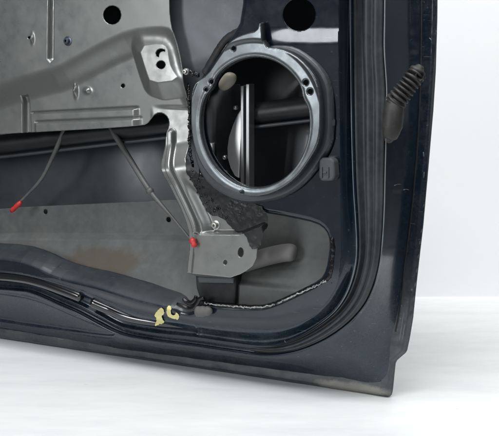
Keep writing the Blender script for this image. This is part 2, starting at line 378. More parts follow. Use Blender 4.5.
def close_up(P): return np.concatenate([P, [[far_l, P[-1][1]], [far_l, 1.6], [P[0][0], 1.6]]])
E_p, C_p, L_p = (close_up(smooth_path(P, 90)) for P in (E, Cc, Lc))
w_hem = lambda v: w_skin(v) + .004
Bo = tr(Bout_px, w_skin)
v_bl = uv(18, 341, 0)[1]
Bo[-1, 1] = 0.0005
skin_p = np.concatenate([[[Bo[0][0] + .004, 1.0]], Bo, [[far_l + .3, .0005], [far_l + .3, 1.0]]])
Bi = tr(Bin_px, w_hem)
bot_px = [(330, 378.5), (250, 367.5), (120, 350.5), (18, 333.5)]
Bb = tr(bot_px, w_hem)
in_p = np.concatenate([[[Bi[0][0], 1.0]], Bi, Bb, [[far_l + .3, Bb[-1][1] + .0]], [[far_l + .3, 1.0]]])
open_px = [(-90, 246), (-20, 245), (18, 247), (40, 254), (60, 264), (80, 270), (105, 275), (138, 285), (162, 291), (178, 295), (186, 302), (204, 301), (228, 303.7), (260, 305), (275, 301.5), (300, 290), (321, 279.5), (327, 270), (330, 252), (330.5, 240),
           (327, 230), (318, 223), (292, 217), (262, 212), (238, 200), (215, 185), (198, 165), (192, 145), (192, 95), (205, 74), (232, 40), (244, 17), (244, -40), (-90, -40)]
open_p = chaikin(tr(open_px, lambda v: w_face(v) - .006), 1)
hole_p = chaikin(tr([(298.5 + 16.5*math.cos(a), 14.5 + 16.5*math.sin(a)) for a in np.linspace(0, 2*math.pi, 20, endpoint=False)], w_face), 1)
spk_c = uv(254.6, 123, W_FACE); 
spk_in = tr([(254.6 + 53.5*math.cos(a), 122.5 + 64.5*math.sin(a)) for a in np.linspace(0, 2*math.pi, 40, endpoint=False)], .088)
spk_cut = spk_in.mean(0) + (spk_in - spk_in.mean(0))*1.06
slot_old = chaikin(tr([(-60, 291), (18, 293), (40, 298), (62, 308), (84, 318), (104, 327), (117, 333), (116, 337), (108, 337.5), (60, 331), (18, 325.5), (-60, 317)], .030), 1)
u_lip0 = uv(176, 300, W_FACE)[0]; u_lip1 = uv(196, 300, W_FACE)[0]
crease = tr([(200, 33), (352, 32)], W_FACE)

uv_low = uv(250, 300, W_FACE)[1]
def panel_h(U, V):
    dE = sdf(E_p, U, V); dO = sdf(open_p, U, V)
    calm = np.clip(-dE/.015, 0, 1)
    face = w_face(V) + .0002*wob(U, V, .16, 3)*calm
    # crease across the upper part of the face
    face = face - .0017*sm((V - crease[0][1] + .014)/.020)*sm((U - crease[0][0] - .06)/.05)
    # the rolled lip under the big opening
    wl = 1 - sm((U - u_lip0)/(u_lip1 - u_lip0))
    lip = np.clip(1 - dO/.0175, 0, 1)
    face = face - wl*(.026*lip**1.4) - (1 - wl)*.004*np.clip(1 - dO/.006, 0, 1)**2
    low = sm((uv_low - V)/.03)
    face = face - .0075*low*sm(1 + dE/.016)
    return face + .00010*wob(U, V, .06, 5)*calm
def panel_m(U, V):
    return np.minimum(np.minimum(-sdf(E_p, U, V), sdf(open_p, U, V)), np.minimum(sdf(hole_p, U, V), sdf(spk_cut, U, V)))
uL, uR = uv(-8, 300, .07)[0], Bi[1][0] + .01
vB, vT = .002, uv(250, -18, .07)[1]
us = axis(uL, E[2][0] + .006, .0009, uL - .12, None, .01)
vs_ = axis(E[14][1] - .02, vT, .0009, None, vT + .12, .01)
sheet('inner_panel', us, vs_, panel_m, panel_h, M['paint'], door)

# ---- the panel's pressed border: step, ridge, seal land and the return to the hem, lofted along the traced lines
B_px = [(421.5, -130), (421.5, -40), (421.5, 17), (421.2, 55), (420.2, 95), (418.3, 135), (415.5, 172), (412, 210), (408, 243), (404.8, 266), (402.5, 290), (399, 315), (394, 340), (386.5, 384), (342, 380.5), (305, 375.5), (268, 370),
        (230, 365), (195, 360.3), (152, 354.7), (122, 350.8), (98, 347), (78, 343.7), (58, 340.3), (34, 336.2), (18, 333.5), (-20, 327), (-120, 310)]
NL = 520
def spread(px, w): return smooth_path([list(uv(x, y, w)) + [x, y] for x, y in px], NL)
LE, LC, LL, LB = spread(E_px, w_face), spread(C_px, w_land), spread(L_px, w_land), spread(B_px, lambda v: w_skin(v) + .003)
LE[:, 2] = panel_h(LE[:, 0], LE[:, 1])
slot_px = chaikin([(-60, 286), (18, 294), (40, 299.5), (62, 309), (84, 318.5), (104, 327), (116, 332), (117, 335.5), (110, 337), (60, 331), (18, 325.5), (-60, 312)], 2)
vert_px = [(191.5, 322), (196.5, 322), (196.5, 352), (191.5, 352)]
def border(a):
    """one line of the border; a runs 0..1 over the step, 1..2 over the seal land, 2..3 over the return"""
    wid = np.minimum(1, np.linalg.norm(LL[:, :3] - LC[:, :3], axis=1)/.022)
    if a <= 1: P = LE*(1 - a) + LC*a; s_ = sm(a*1.2); P[:, 2] = LE[:, 2]*(1 - s_) + (LC[:, 2] - .003)*s_
    elif a <= 2: P = LC*(2 - a) + LL*(a - 1)
    else:
        b = a - 2; P = LL*(1 - b) + LB*b; s_ = .45*b + .55*sm(b); P[:, 2] = LL[:, 2]*(1 - s_) + LB[:, 2]*s_
    if a > 1: P[:, 2] -= (.0095*wid + .001)*np.clip(min((a - 1)/.08, (2 - a)/.05), 0, 1)
    P[:, 2] += .0040*np.exp(-((a - 1)/.08)**2)
    P[:, 2] += .0034*np.exp(-((a - 2)/.045)**2)
    if a > 2:
        d = sdf(slot_px, P[:, 3], P[:, 4])
        P[:, 2] += -.0040*sm(-d/3.0) + .0010*np.exp(-(d/1.2)**2)
        P[:, 2] += .0004*wob(P[:, 0], P[:, 1], .05, 41)*math.sin(math.pi*(a - 2))
        # sunk pocket of the hinge face with its ledge
        q = sdf(np.array([(392, 191), (413, 190), (408, 247), (386.5, 248)]), P[:, 3], P[:, 4])
        P[:, 2] -= .0095*sm(-q/1.6)*math.sin(math.pi*(a - 2))**.5
    if 0 < a < 1:
        d = np.abs(P[:, 3] - 194.5)
        P[:, 2] += .0025*np.exp(-(d/1.6)**2)*(P[:, 4] > 300)*math.sin(math.pi*a)
    return P
AA = np.concatenate([np.linspace(0, .84, 13), np.linspace(.88, 1.16, 11), np.linspace(1.25, 1.9, 6), np.linspace(1.93, 2.12, 10), np.linspace(2.15, 3, 26)])
BR = [border(a) for a in AA]
bv = np.stack([np.stack([P[:, 0], -P[:, 2], P[:, 1]], 1) for P in BR], 1).reshape(-1, 3); kb = len(AA)
plain_mesh('panel_border', bv, [(i*kb + j, i*kb + j + 1, (i + 1)*kb + j + 1, (i + 1)*kb + j) for i in range(NL - 1) for j in range(kb - 1)], M['border'], door, True)
M['glint_chip'] = surface('glint_and_chip_paint', (.20, .235, .255), .3, .3, .3)  # pale colour for painted edge highlights, hinge-face glints and hem chips
def edge_line(P, i0, i1, r, dw):  # thin pale tube that paints a highlight along a pressed edge
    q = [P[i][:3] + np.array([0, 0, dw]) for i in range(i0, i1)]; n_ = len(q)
    tube('edge_glint', q, r*(.45 + .4*np.abs(wob(np.arange(n_)*.01, np.zeros(n_), .5, 3)) + .35)*np.clip((n_ - np.arange(n_))/60, 0, 1)**.5, M['glint_chip'], door, 8)
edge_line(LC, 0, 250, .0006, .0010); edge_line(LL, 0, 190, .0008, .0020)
tube('seam_sealer', [P[:3] + np.array([.0004, 0, .0012]) for P in LB[0:226]], .0014, M['smear'], door, 8)
# glossy black beads lying in the step along the bottom
def bead_strip(i0, i1, a=.48, r=.0068):
    P = (LE*(1 - a) + LC*a); P[:, 2] = border(a)[:, 2] + .0028
    sel = [P[i][:3] for i in range(NL) if i0 <= P[i][3] <= i1][::-1]
    n_ = len(sel); R = np.full(n_, r); R *= .15 + .85*np.clip(np.minimum(np.arange(n_)/3, np.arange(n_)[::-1]/(3 if i1 < 100 else 70)), 0, 1)**.5; sel = [q_ - np.array([0, 0, .010*max(0, 1 - k_/85)]) if i1 > 100 else q_ for k_, q_ in zip(range(n_ - 1, -1, -1), sel)]; sel = [np.array(q_) for q_ in sel]
    tube('trim_bead', sel, R, M['gloss'], door, 16)
bead_strip(-30, 82); bead_strip(89, 204)

# ---- outer skin with its folded hem
crown = uv(112, 165, -.01)
def skin_h(U, V):
    d = -sdf(skin_p, U, V)
    return w_skin_a(V) + .0002*wob(U, V, .3, 9) + .0055*np.exp(-((U - crown[0])/.045)**2)*np.exp(-((V - crown[1])/.08)**2)
sheet('outer_skin', axis(uL - .15, Bo[0][0] + .01, .004), axis(-.002, vT + .12, .004), lambda U, V: -sdf(skin_p, U, V), skin_h, M['skin'], door, .0015)
hem_in = in_p.copy()
def hem_m(U, V): return np.minimum(-sdf(skin_p, U, V), sdf(hem_in, U, V) + .004)
def hem_h(U, V):
    d = -sdf(skin_p, U, V)
    return w_skin_a(V) + .0015 + .0035*sm(d/.004) + .0004*wob(U, V, .03, 4)
hus = np.concatenate([np.arange(uL - .12, Bo[-1][0] - .06, .003), np.arange(Bo[-1][0] - .06, Bo[0][0] + .006, .0009)])
hvs = np.concatenate([np.arange(-.001, .06, .0009), np.arange(.06, vT + .1, .003)])
sheet('hem_flange', hus, hvs, hem_m, hem_h, M['hem'], door, .0015)

def slab(name, u0, u1, v0, v1, w0, w1):
    vs = [loc(u, v, w_) for w_ in (w0, w1) for u, v in ((u0, v0), (u1, v0), (u1, v1), (u0, v1))]
    return plain_mesh(name, vs, [(3, 2, 1, 0), (4, 5, 6, 7), (0, 1, 5, 4), (1, 2, 6, 5), (2, 3, 7, 6), (3, 0, 4, 7)], M['paint'], door)
slab('top_light_stop', uL - .14, Bo[0][0] - .012, vT + .095, vT + .13, -.06, .085)  # unseen slab added to keep light from leaking in at the top
slab('rear_light_stop', uL - .17, uL - .10, .02, vT + .10, .006, .085)  # unseen slab added to close the left end against light
# ---- ribbed weather seal lying between the ridge and the outer land edge
n = 260
Ca = smooth_path([uv(x, y, w_land) for x, y in C_px], n); La = smooth_path([uv(x, y, w_land) for x, y in L_px], n)
prof = [(.06, -.006), (.07, -.004), (.08, .001), (.14, -.001), (.20, -.0055), (.30, -.0058), (.36, .001), (.42, .0045), (.50, .0052), (.56, .0042), (.60, .0022), (.64, .0020), (.68, .0045), (.76, .0052), (.82, .0042), (.85, .0028), (.90, .0034), (.94, .002), (.95, -.004)]
vsx, k = [], len(prof)
n = 165
for i in range(n):
    end = 1 - sm((i - 138)/26)
    wd = np.linalg.norm(La[i] - Ca[i]); sc = min(1.0, wd/.022)
    for a, h in prof:
        p = Ca[i]*(1 - a) + La[i]*a; vsx.append(loc(p[0], p[1], p[2] - .0015 - .006*(1 - end) + h*max(sc, .35)*(.3 + .7*end)))
fsx = [(i*k + j, i*k + j + 1, (i + 1)*k + j + 1, (i + 1)*k + j) for i in range(n - 1) for j in range(k - 1)]
plain_mesh('door_seal', vsx, fsx, M['rubber'], door, True)

# ---- lower sill metal seen through the opening, with its ledge and the blunt bulge
WS = .012
band_a = tr([(-60, 214), (18, 207.5), (90, 204), (190, 199), (235, 198), (345, 196)], WS)
band_b = tr([(-60, 240), (18, 236), (190, 237.5), (345, 240)], WS)
bulge = tr([(252, 262), (288, 256)], .03)
shelf = tr([(225, 275.5), (300, 276)], .03)
rust_c = uv(80, 266, .03)
m_l = surface('grey_sill_metal_stained', (.090, .095, .095), .55, .1, 0, dust=(.185, .188, .18), dust_amt=.6, dust_scale=12, grain=.12, grain_scale=500,
              rust=(rust_c[0], rust_c[1], .100, .023, (.088, .066, .043), math.radians(13)))
def liner_h(U, V):
    va = np.interp(U, band_a[:, 0], band_a[:, 1]); vb = np.interp(U, band_b[:, 0], band_b[:, 1])
    h = WS + .026*sm((vb - V)/.075) + .004*sm((vb - V)/.004)
    h = np.where(V > vb, WS - .003*sm((V - vb)/.003), h)
    hp = .026 + .014*sm((band_b[-1][1] - .02 - V)/.03)
    dbu = pdist(bulge, U, V)
    ds = V - shelf[0][1]
    hp = hp + .006*sm(-ds/.006)
    s = sm((U - uv(222, 250, .03)[0])/.02)
    return h*(1 - s) + hp*s + .0003*wob(U, V, .06, 8)
lin_out = np.concatenate([tr([(-60, 214), (18, 207.5), (90, 204), (190, 199), (235, 198), (343, 196)], WS), tr([(347, 240), (344, 276), (330, 288), (303, 299), (277, 311), (258, 314), (204, 312), (178, 305), (138, 295), (105, 285), (80, 280), (60, 274), (40, 264), (18, 257), (-60, 255)], .040)])
dots = [uv(167, 220, WS), uv(44, 212, WS)]
def liner_m(U, V):
    m_ = -sdf(lin_out, U, V)
    for p in dots: m_ = np.minimum(m_, np.hypot(U - p[0], V - p[1]) - .0032)
    return m_
sheet('sill_reinforcement', axis(band_a[0][0], lin_out[:, 0].max() + .003, .0014), axis(lin_out[:, 1].min() - .002, band_a[:, 1].max() + .003, .0014), liner_m, liner_h, m_l, door, .001)

bp_ = [uv(x, y, .036) for x, y in ((244, 264), (254, 260.5), (266, 257), (276, 254.5), (284, 253), (290, 252.5), (294, 252.6), (296.5, 253))]
tube('drain_duct', smooth_path(bp_, 26), list(np.full(18, .0098)) + [.0097, .0095, .0091, .0085, .0076, .0063, .0043, .0012], surface('beige_grey_duct', (.165, .162, .155), .6, dust=(.23, .225, .215), dust_amt=.5, dust_scale=20), door, 24, .9)
# ---- impact beam
bpts = [uv(x, 143 - .122*(x - 18), .022) for x in (-90, 18, 120, 220, 300, 340)]
tube('impact_beam', smooth_path(bpts, 24), .0125, M['black'], door, 20)
brp = [uv(x, 155 - .118*(x - 18), .030) for x in (-90, 18, 120, 220, 300, 340)]
tube('beam_rib', smooth_path(brp, 24), .0022, M['boss'], door, 8)

# ---- regulator parts behind the speaker opening
def prism(name, px, w0, w1, mat, parent=door, bev=.0006, lean=(0, 0)):
    P = [uv(x, y, w1)[:2] for x, y in px]; n = len(P); mu = np.mean([p[0] for p in P]); mv = np.mean([p[1] for p in P])
    f_ = lambda u, v: lean[0]*(u - mu) + lean[1]*(v - mv)
    vs = [loc(u, v, w1 + f_(u, v)) for u, v in P] + [loc(u, v, w0 + f_(u, v)) for u, v in P]
    fs = [tuple(range(n)), tuple(range(2*n - 1, n - 1, -1))] + [((i + 1) % n, i, n + i, n + (i + 1) % n) for i in range(n)]
    o = plain_mesh(name, vs, fs, mat, parent)
    import bmesh
    bm = bmesh.new(); bm.from_mesh(o.data); bmesh.ops.recalc_face_normals(bm, faces=bm.faces); bm.to_mesh(o.data); bm.free()
    if bev:
        b = o.modifiers.new('edges', 'BEVEL'); b.width = bev; b.segments = 2; b.limit_method = 'ANGLE'; b.angle_limit = math.radians(35)
    return o
reg_out = tr([(196, 84), (240, 84), (243, 120), (243, 200), (200, 200)], .035)
cres = chaikin(tr([(240, 106), (235.5, 114), (230.5, 126), (227.6, 144), (228.5, 158), (232, 170), (237, 177), (241, 178)], .035), 1)
sliv = tr([(202, 143.5), (212.6, 143), (213, 168), (209, 166)], .035)
sheet('regulator_plate', axis(reg_out[:, 0].min(), reg_out[:, 0].max(), .0009), axis(reg_out[:, 1].min(), reg_out[:, 1].max(), .0009),
      lambda U, V: -sdf(reg_out, U, V), lambda U, V: .035 + 0*U, M['black'], door, .0015)
prism('bright_plate', [(240.5, 106), (235.5, 114), (231.5, 125), (228.4, 137), (227.6, 148), (228.5, 158), (232, 168), (236.5, 175.5), (240.5, 178)], .037, .041, M['foam'], bev=.0008, lean=(-.06, -.13))
prism('bright_plate', [(203, 143.5), (212.6, 143), (213, 168), (205, 160)], .037, .041, M['foam'], lean=(-.06, -.13))
prism('guide_rail', [(240.5, 86), (243.5, 86), (243.5, 200), (240.5, 200)], .034, .044, M['rail'])
prism('guide_rail', [(245.8, 84), (249.2, 84), (249.2, 200), (245.8, 200)], .034, .046, M['rail'])
prism('guide_rail', [(242.2, 85), (247, 85), (247, 200), (242.2, 200)], .030, .037, M['black'])
for x, y, r in ((235.2, 107.6, .0026), (224.5, 157.5, .0026), (224, 173.5, .0036)):
    p = uv(x, y, .0385); lathe('rivet', loc(*p), [(r, -.003), (r, 0), (r*.7, .0014), (r*.2, .002)], M['bolt'], door, 14)
bk = [uv(x, y, .05) for x, y in ((221, 88), (225, 84), (229, 79.5), (231, 76), (232, 73))]
tube('guide_block', smooth_path(bk, 12), [.0035, .0052, .0064, .0070, .0073, .0074, .0073, .0071, .0068, .006, .005, .003], M['beige'], door, 14)

# ---- carrier (window regulator module), a galvanised pressing
K = .075
car_px = [(-60, -60), (176, -60), (176, 8), (178, 27), (182, 40), (186, 58), (188.5, 75), (188.5, 155), (194, 166), (206, 179), (224, 191), (247, 201), (264, 212), (265, 240), (263, 261), (250, 271), (238, 275), (236, 276.5), (196, 276.5), (193, 274.5),
          (197.5, 236), (190, 212), (179, 190), (171, 174), (166, 158), (166, 134), (169, 126), (168, 118), (162, 112.5), (156, 113), (150, 120), (148, 123), (143, 125.5), (100, 128.5), (36, 132), (-60, 138)]
car_p = chaikin(tr(car_px, K - .014), 1)
pan_p = chaikin(tr([(-60, 100), (-10, 84), (18, 75), (38, 69), (54, 65.5), (75, 54), (100, 40), (128, 27.5), (158, 24.5), (172, 27), (183, 45), (190, 75), (210, 120), (200, 180), (-60, 180)], K), 1)
pad_p = chaikin(tr([(140, 46.5), (161, 43.5), (167, 47.5), (168.5, 58), (171, 68), (179, 80), (152, 83.5), (147, 70)], K - .002), 1)
line1 = tr([(30, 113), (137, 107.5)], K - .014); line2 = tr([(36, 122), (140, 117.5)], K - .014)
chan_p = tr([(48.2, -30), (54.2, -30), (54, 59), (50.5, 63), (47.2, 59)], K)
vert_p = tr([(22, 95), (29.5, 94), (32, 140), (22, 140)], K - .014)
bead = smooth_path(tr([(172, 133), (173, 150), (178, 169), (187, 189), (196, 208), (203, 226), (204.5, 250)], K - .014), 40)
box_p = chaikin(tr([(197.5, 234.5), (241, 234.5), (262, 226), (268, 245), (262, 263), (250, 271), (237, 275), (236.5, 290), (192, 290), (193.5, 275)], K), 0)
wstep = tr([(20, 118), (148, 111)], K - .014)
emb = [(uv(76, 90.5, K - .014), .0020, .0060, .0045), (uv(87.5, 90.5, K - .014), .0040, .0026, .003), (uv(32.5, 38.5, K), .0018, .0045, .003), (uv(138, 62, K), .001, .001, 0)]
lowplate = uv(150, 104, K - .014)
pad_c = pad_p.mean(0)
foot_v = uv(215, 275.5, K)[1]
def carrier_h(U, V):
    dp = sdf(pan_p, U, V); dq = sdf(pad_p, U, V)
    h = K - .014*sm(-dp/.032)
    padr = np.clip(1 - dq/.019, 0, 1); padr = .75*padr + .25*sm(padr)
    h = h*(1 - padr) + (K - .001 - .085*(U - pad_c[0]) - .03*(V - pad_c[1]))*padr
    # the plate under the pad leans a little towards the hinge side
    lp_ = sm((U - lowplate[0])/.006)*sm((lowplate[1] - V)/.006)
    h = h + (-.10*(U - lowplate[0] - .016) - .075*(V - lowplate[1] + .02))*lp_*sm((V - foot_v - .095)/.02)
    # shallow ribs along the foot of the pan
    for ln, am in ((line1, .003), (line2, .002)):
        sl = (ln[1][1] - ln[0][1])/(ln[1][0] - ln[0][0]); vl = ln[0][1] + sl*(U - ln[0][0])
        lim = sm((ln[1][0] + .004 - U)/.008)*sm((U - ln[0][0])/.004)
        h = h + am*sm((vl - V)/.0022)*lim - .0018*np.exp(-((V - vl)/.0012)**2)*lim
    h = h - .006*sm(-sdf(chan_p, U, V)/.0025) - .007*sm(-sdf(vert_p, U, V)/.003)
    for p, ru, rv, am in emb:
        h = h + am*np.exp(-((U - p[0])/ru)**2 - ((V - p[1])/rv)**2)
    # the leg: a pressed bead, then the boxed foot
    db = pdist(bead, U, V)
    h = h + .0058*sm(1 - (db - .0022)/.0030)
    # right of the bead the leg falls away under the ring
    dx = sdf(box_p, U, V)
    below = sm((uv(200, 170, K)[1] - V)/.03)
    right = sm((U - np.interp(V, bead[::-1, 1], bead[::-1, 0]) - .006)/.012)
    h = h - .008*below*right*(dx > 0)
    fb = sm(1 - dx/.0035)
    h = h*(1 - fb) + (K + .002)*fb
    h = np.where(V < foot_v, np.minimum(h, K + .002) - .014*sm((foot_v - V)/.0075) - .002*sm((foot_v - V)/.0012), h)
    return h + .00012*wob(U, V, .09, 21)
holes = [(112, 15, 9, 9.5), (115.5, 86, 2.0, 2.2), (160.3, 64.8, 4.2, 4.2), (29, 37.5, 1.4, 1.4), (241.5, 252, 2.8, 5.0), (226, 262, 1.8, 2.6)]
hole_ps = [tr([(x + a*math.cos(q), y + b*math.sin(q)) for q in np.linspace(0, 2*math.pi, 16, endpoint=False)], K) for x, y, a, b in holes]
hole_ps.append(tr([(156.2, 56.5), (155.3, 53), (156.5, 50), (159.5, 48.6), (163.5, 49.6), (164.3, 51.6), (161.5, 51.2), (159.3, 52.3), (158.4, 54.3), (158.4, 57.2)], K))
def carrier_m(U, V):
    m_ = -sdf(car_p, U, V)
    for p in hole_ps: m_ = np.minimum(m_, sdf(p, U, V))
    return m_
u0 = uv(-8, 200, .06)[0]; v0 = uv(200, 294, .06)[1]
carrier = sheet('regulator_carrier', axis(u0, uv(268, 240, .075)[0], .00075, u0 - .08, None, .006), axis(v0, vT, .00075, None, vT + .1, .006), carrier_m, carrier_h, M['steel'], door, .0012)
def bolt(px, py, r, hfun, mat, parent, name='bolt', up=.003):
    p = hit(px, py, hfun)
    o = lathe(name, loc(p[0], p[1], p[2]), [(r*1.5, -.002), (r*1.5, .0008), (r*1.05, .0012), (r, up*.6), (r*.85, up), (r*.45, up*1.02), (r*.40, up*.45), (r*.1, up*.4)], mat, parent, 18)
    return o
bolt(68, 41, .0036, carrier_h, surface('dark_bolt', (.07, .085, .11), .3, .6), carrier, up=.0045)
bolt(216, 225, .0034, carrier_h, M['bolt'], carrier, up=.005)
bolt(186, 71.5, .0024, carrier_h, M['bolt'], carrier, up=.004)

prism('foot_bracket_shade', [(195, 272), (236, 272), (236, 284), (235, 305), (201, 303), (196, 288)], .034, .052, M['bracket_shade'], bev=.002)  # dark bracket piece, extended in black as the shade of the gap below
prism('foot_pad', [(197, 277), (234, 277), (233.5, 283.5), (198, 283)], .055, .060, M['boss'], bev=.0015)
# ---- grey mounting sheet behind the carrier, up to the ring
mnt_p = chaikin(tr([(150, -70), (266, -70), (262, 10), (258, 24), (232, 43), (212, 72), (200, 100), (170, 100), (165, 20)], .058), 1)
mw = uv(205, 55, .058)
def mount_h(U, V): return .058 - .010*sm((mw[1] - V + .3*(U - mw[0]))/.04) + .0006*wob(U, V, .08, 31)
sheet('mounting_sheet', axis(mnt_p[:, 0].min(), mnt_p[:, 0].max(), .002), axis(mnt_p[:, 1].min(), vT + .1, .002), lambda U, V: -sdf(mnt_p, U, V), mount_h, surface('blue_grey_primer', (.13, .142, .155), .42, .3, dust=(.18, .19, .2), dust_amt=.5, dust_scale=30), door, .001)

# ---- raised boss and the speaker ring
boss_px = [(262, 45), (280, 43), (296, 45), (311, 55), (322, 66), (329, 78), (332, 94), (332, 136), (328, 150), (318, 166), (303, 184), (287, 196), (266, 203), (244, 205), (224, 199), (206, 187), (196, 172), (190, 150), (190, 92), (205, 74), (232, 45)]
boss_p = chaikin(tr(boss_px, .080), 1)
def ellipse(cx, cy, a, b, w, n=48): return tr([(cx + a*math.cos(q), cy + b*math.sin(q)) for q in np.linspace(0, 2*math.pi, n, endpoint=False)], w)
cutb = ellipse(254.6, 122.5, 55.5, 67, .082)
def boss_h(U, V):
    d = -sdf(boss_p, U, V)
    return W_FACE - .032*(.37 - V) + .001 + .006*sm(d/.0035) + .0002*wob(U, V, .06, 12)
sheet('speaker_boss', axis(boss_p[:, 0].min(), boss_p[:, 0].max(), .0011), axis(boss_p[:, 1].min(), boss_p[:, 1].max(), .0011), lambda U, V: np.minimum(-sdf(boss_p, U, V), sdf(cutb, U, V)), boss_h, M['boss'], door, .0012)
WR = .090
ring_in = []
for q in np.linspace(0, 2*math.pi, 72, endpoint=False):
    x = 254.6 + 53.6*math.cos(q); y = 122.5 + 64.6*math.sin(q)
    for qq in (-.40, math.pi + .60):
        dd = abs((q - qq + math.pi) % (2*math.pi) - math.pi)
        k_ = math.exp(-(dd/.13)**2)*2.6
        x -= k_*math.cos(q); y -= k_*math.sin(q)*1.1
    ring_in.append((x, y))
ring_in_p = tr(ring_in, WR)
ring_out = [(259, 22), (263, 23), (264, 46), (279, 47.5), (295, 54), (308, 65), (316.5, 77), (320.5, 90), (321.5, 112), (321, 132), (317.5, 147), (308, 163), (296, 179), (281, 190), (263, 197), (245, 197), (226, 191), (211, 180), (200, 165), (193, 147), (190, 127), (190, 105), (191.5, 91), (196, 80.5), (207, 73.5), (216, 60), (227, 44.5), (234, 37.5), (246, 32.5), (257.5, 30)]
ring_out_p = chaikin(tr(ring_out, WR), 1)
rh = [(233.5, 48.6, 1.9), (211.3, 81.8, 1.9), (205.8, 89.8, 1.5), (305.6, 82.6, 2.3), (310, 91.6, 2.3), (242, 192.5, 1.3)]
rh_p = [(uv(x, y, WR), r*.00115) for x, y, r in rh]
arm_c = ring_in_p.mean(0); arm_s = np.ptp(ring_in_p, 0)/2
def ring_h(U, V):
    arm_r = (np.sqrt(((U - arm_c[0])/arm_s[0])**2 + ((V - arm_c[1])/arm_s[1])**2) - 1.19)*.07
    di = sdf(ring_in_p, U, V); do = -sdf(ring_out_p, U, V)
    e = np.clip(np.minimum(di/.0035, do/.0028), 0, 1)
    h = WR - .0075*np.clip(1 - do/.0016, 0, 1)**2 - .006*np.clip(1 - di/.0020, 0, 1)**2
    h = h + .0003*sm((di - .003)/.003)
    # a fold that leaves the upper arm a little prouder than the ring
    h = h + .0020*sm((arm_r - .002)/.006)
    for p, r in rh_p:
        d = np.hypot(U - p[0], V - p[1]); h = h - .0008*np.clip(1 - (d - r)/.0012, 0, 1)
    return h + .00012*wob(U, V, .05, 17)
def ring_m(U, V):
    m_ = np.minimum(sdf(ring_in_p, U, V), -sdf(ring_out_p, U, V))
    for p, r in rh_p: m_ = np.minimum(m_, np.hypot(U - p[0], V - p[1]) - r)
    return m_
sheet('speaker_ring', axis(ring_out_p[:, 0].min() - .001, ring_out_p[:, 0].max() + .001, .0007), axis(ring_out_p[:, 1].min() - .001, ring_out_p[:, 1].max() + .001, .0007), ring_m, ring_h, M['ring'], door, .0020)

# ---- control cables with their red ends
def cable(pts, r):
    P = smooth_path([uv(x, y, w_) for x, y, w_ in pts], 40)
    return tube('control_cable', P, np.interp(np.linspace(0, 1, 40), np.linspace(0, 1, len(r)), r), M['cable'], door, 10)
c1 = cable([(66, 124, .030), (62, 135, .032), (53, 156, .035), (42, 178, .036), (28, 194, .034), (16, 206, .034)], [.0030, .0030, .0026, .0022, .0017, .0016])
c2 = cable([(109, 124, .030), (114, 133, .032), (128, 156, .040), (150, 191, .050), (172, 217, .060), (195, 245, .068)], [.0036, .0036, .0034, .0032, .0016, .0014])
def red_end(cab, a, b, r):
    pa, pb = uv(*a), uv(*b); P = [pa + (pb - pa)*t for t in np.linspace(0, 1, 6)]
    tube('cable_end', P, [r*.7, r, r, r*.85, r, r*.6], M['red'], cab, 10)
red_end(c1, (21, 202, .036), (11, 211.5, .036), .0032)
red_end(c2, (191.5, 238.5, .080), (195, 247, .082), .0033)
pj = uv(150, 191, .050)
tube('cable_joint', [uv(148.5, 189, .050), uv(150, 191, .0505), uv(152, 194, .051)], [.0038, .0046, .0030], M['cable'], c2, 10)

# ---- sealing mastic: beads and smears left by the torn membrane
def lumpy(name, px, hfun, r, mat, n, seed, jit=.4, off=.0004, flat=.6):
    rr = np.random.RandomState(seed); P2 = smooth_path(px, n); pts = []; R = []
    for x, y in P2:
        p = hit(x + rr.normal()*jit, y + rr.normal()*jit, hfun); p[2] += off; pts.append(p); R.append(r*(1 + jit*rr.uniform(-1.3, 1)))
    P = np.array(pts); P[:, 2] = np.convolve(np.pad(P[:, 2], 2, 'edge'), np.ones(5)/5, 'valid')
    return tube(name, P, R, mat, door, 8, flat)
lumpy('mastic_bead', [(332.5, 238), (333, 252), (331.5, 266), (328.5, 277), (318, 284), (302, 291.5), (277, 303), (260, 307), (228, 305.5), (204, 303)], lambda U, V: 0*U + w_face(V), .0022, M['butyl'], 90, 1, .18)
for i, P_ in enumerate(([(326, 281), (316, 286), (300, 293), (283, 300.5), (279, 303)], [(275, 304.5), (262, 307), (246, 307.2), (232, 306), (218, 305), (204, 302.6)])):
    lumpy('sealant_film', P_, lambda U, V: 0*U + w_face(V) + .0018, .00080, M["foil"], 60, 20 + i, .40, flat=.5)
def panel_or_carrier(U, V): return np.maximum(carrier_h(U, V)*(carrier_m(U, V) > 0), 0)
rr = np.random.RandomState(5)
def blobs(name, n, centre, hfun, mat, rmin, rmax):
    vs, fs = [], []
    import bmesh
    bm = bmesh.new(); bmesh.ops.create_icosphere(bm, subdivisions=2, radius=1.0)
    base = np.array([v.co[:] for v in bm.verts]); bf = [tuple(v.index for v in f.verts) for f in bm.faces]; bm.free()
    for i in range(n):
        x, y = centre(i); p = hit(x, y, hfun); r = rr.uniform(rmin, rmax)
        a = rr.uniform(.5, 1.7, 3); a[1] = rr.uniform(.25, .5)
        q = base*(1 + .35*np.sin(base[:, [1]]*rr.uniform(2, 5) + rr.uniform(0, 6)) + rr.normal(size=(len(base), 1))*.10)*a*r
        o = len(vs); vs += [tuple(np.array(loc(*p)) + k_) for k_ in q]; fs += [tuple(j + o for j in f) for f in bf]
    o = plain_mesh(name, vs, fs, mat, door, True); o['kind'] = 'stuff'; return o
def along(P, spread):
    P = smooth_path(P, 50)
    def f(i):
        q = P[rr.randint(len(P))]; return q[0] + rr.normal()*spread, q[1] + rr.normal()*spread
    return f
lumpy('mastic_bead', [(188.5, 84), (189.2, 105), (189.4, 130), (190, 150), (193, 166)], lambda U, V: 0*U + .064, .0016, M['butyl'], 110, 9, .45)
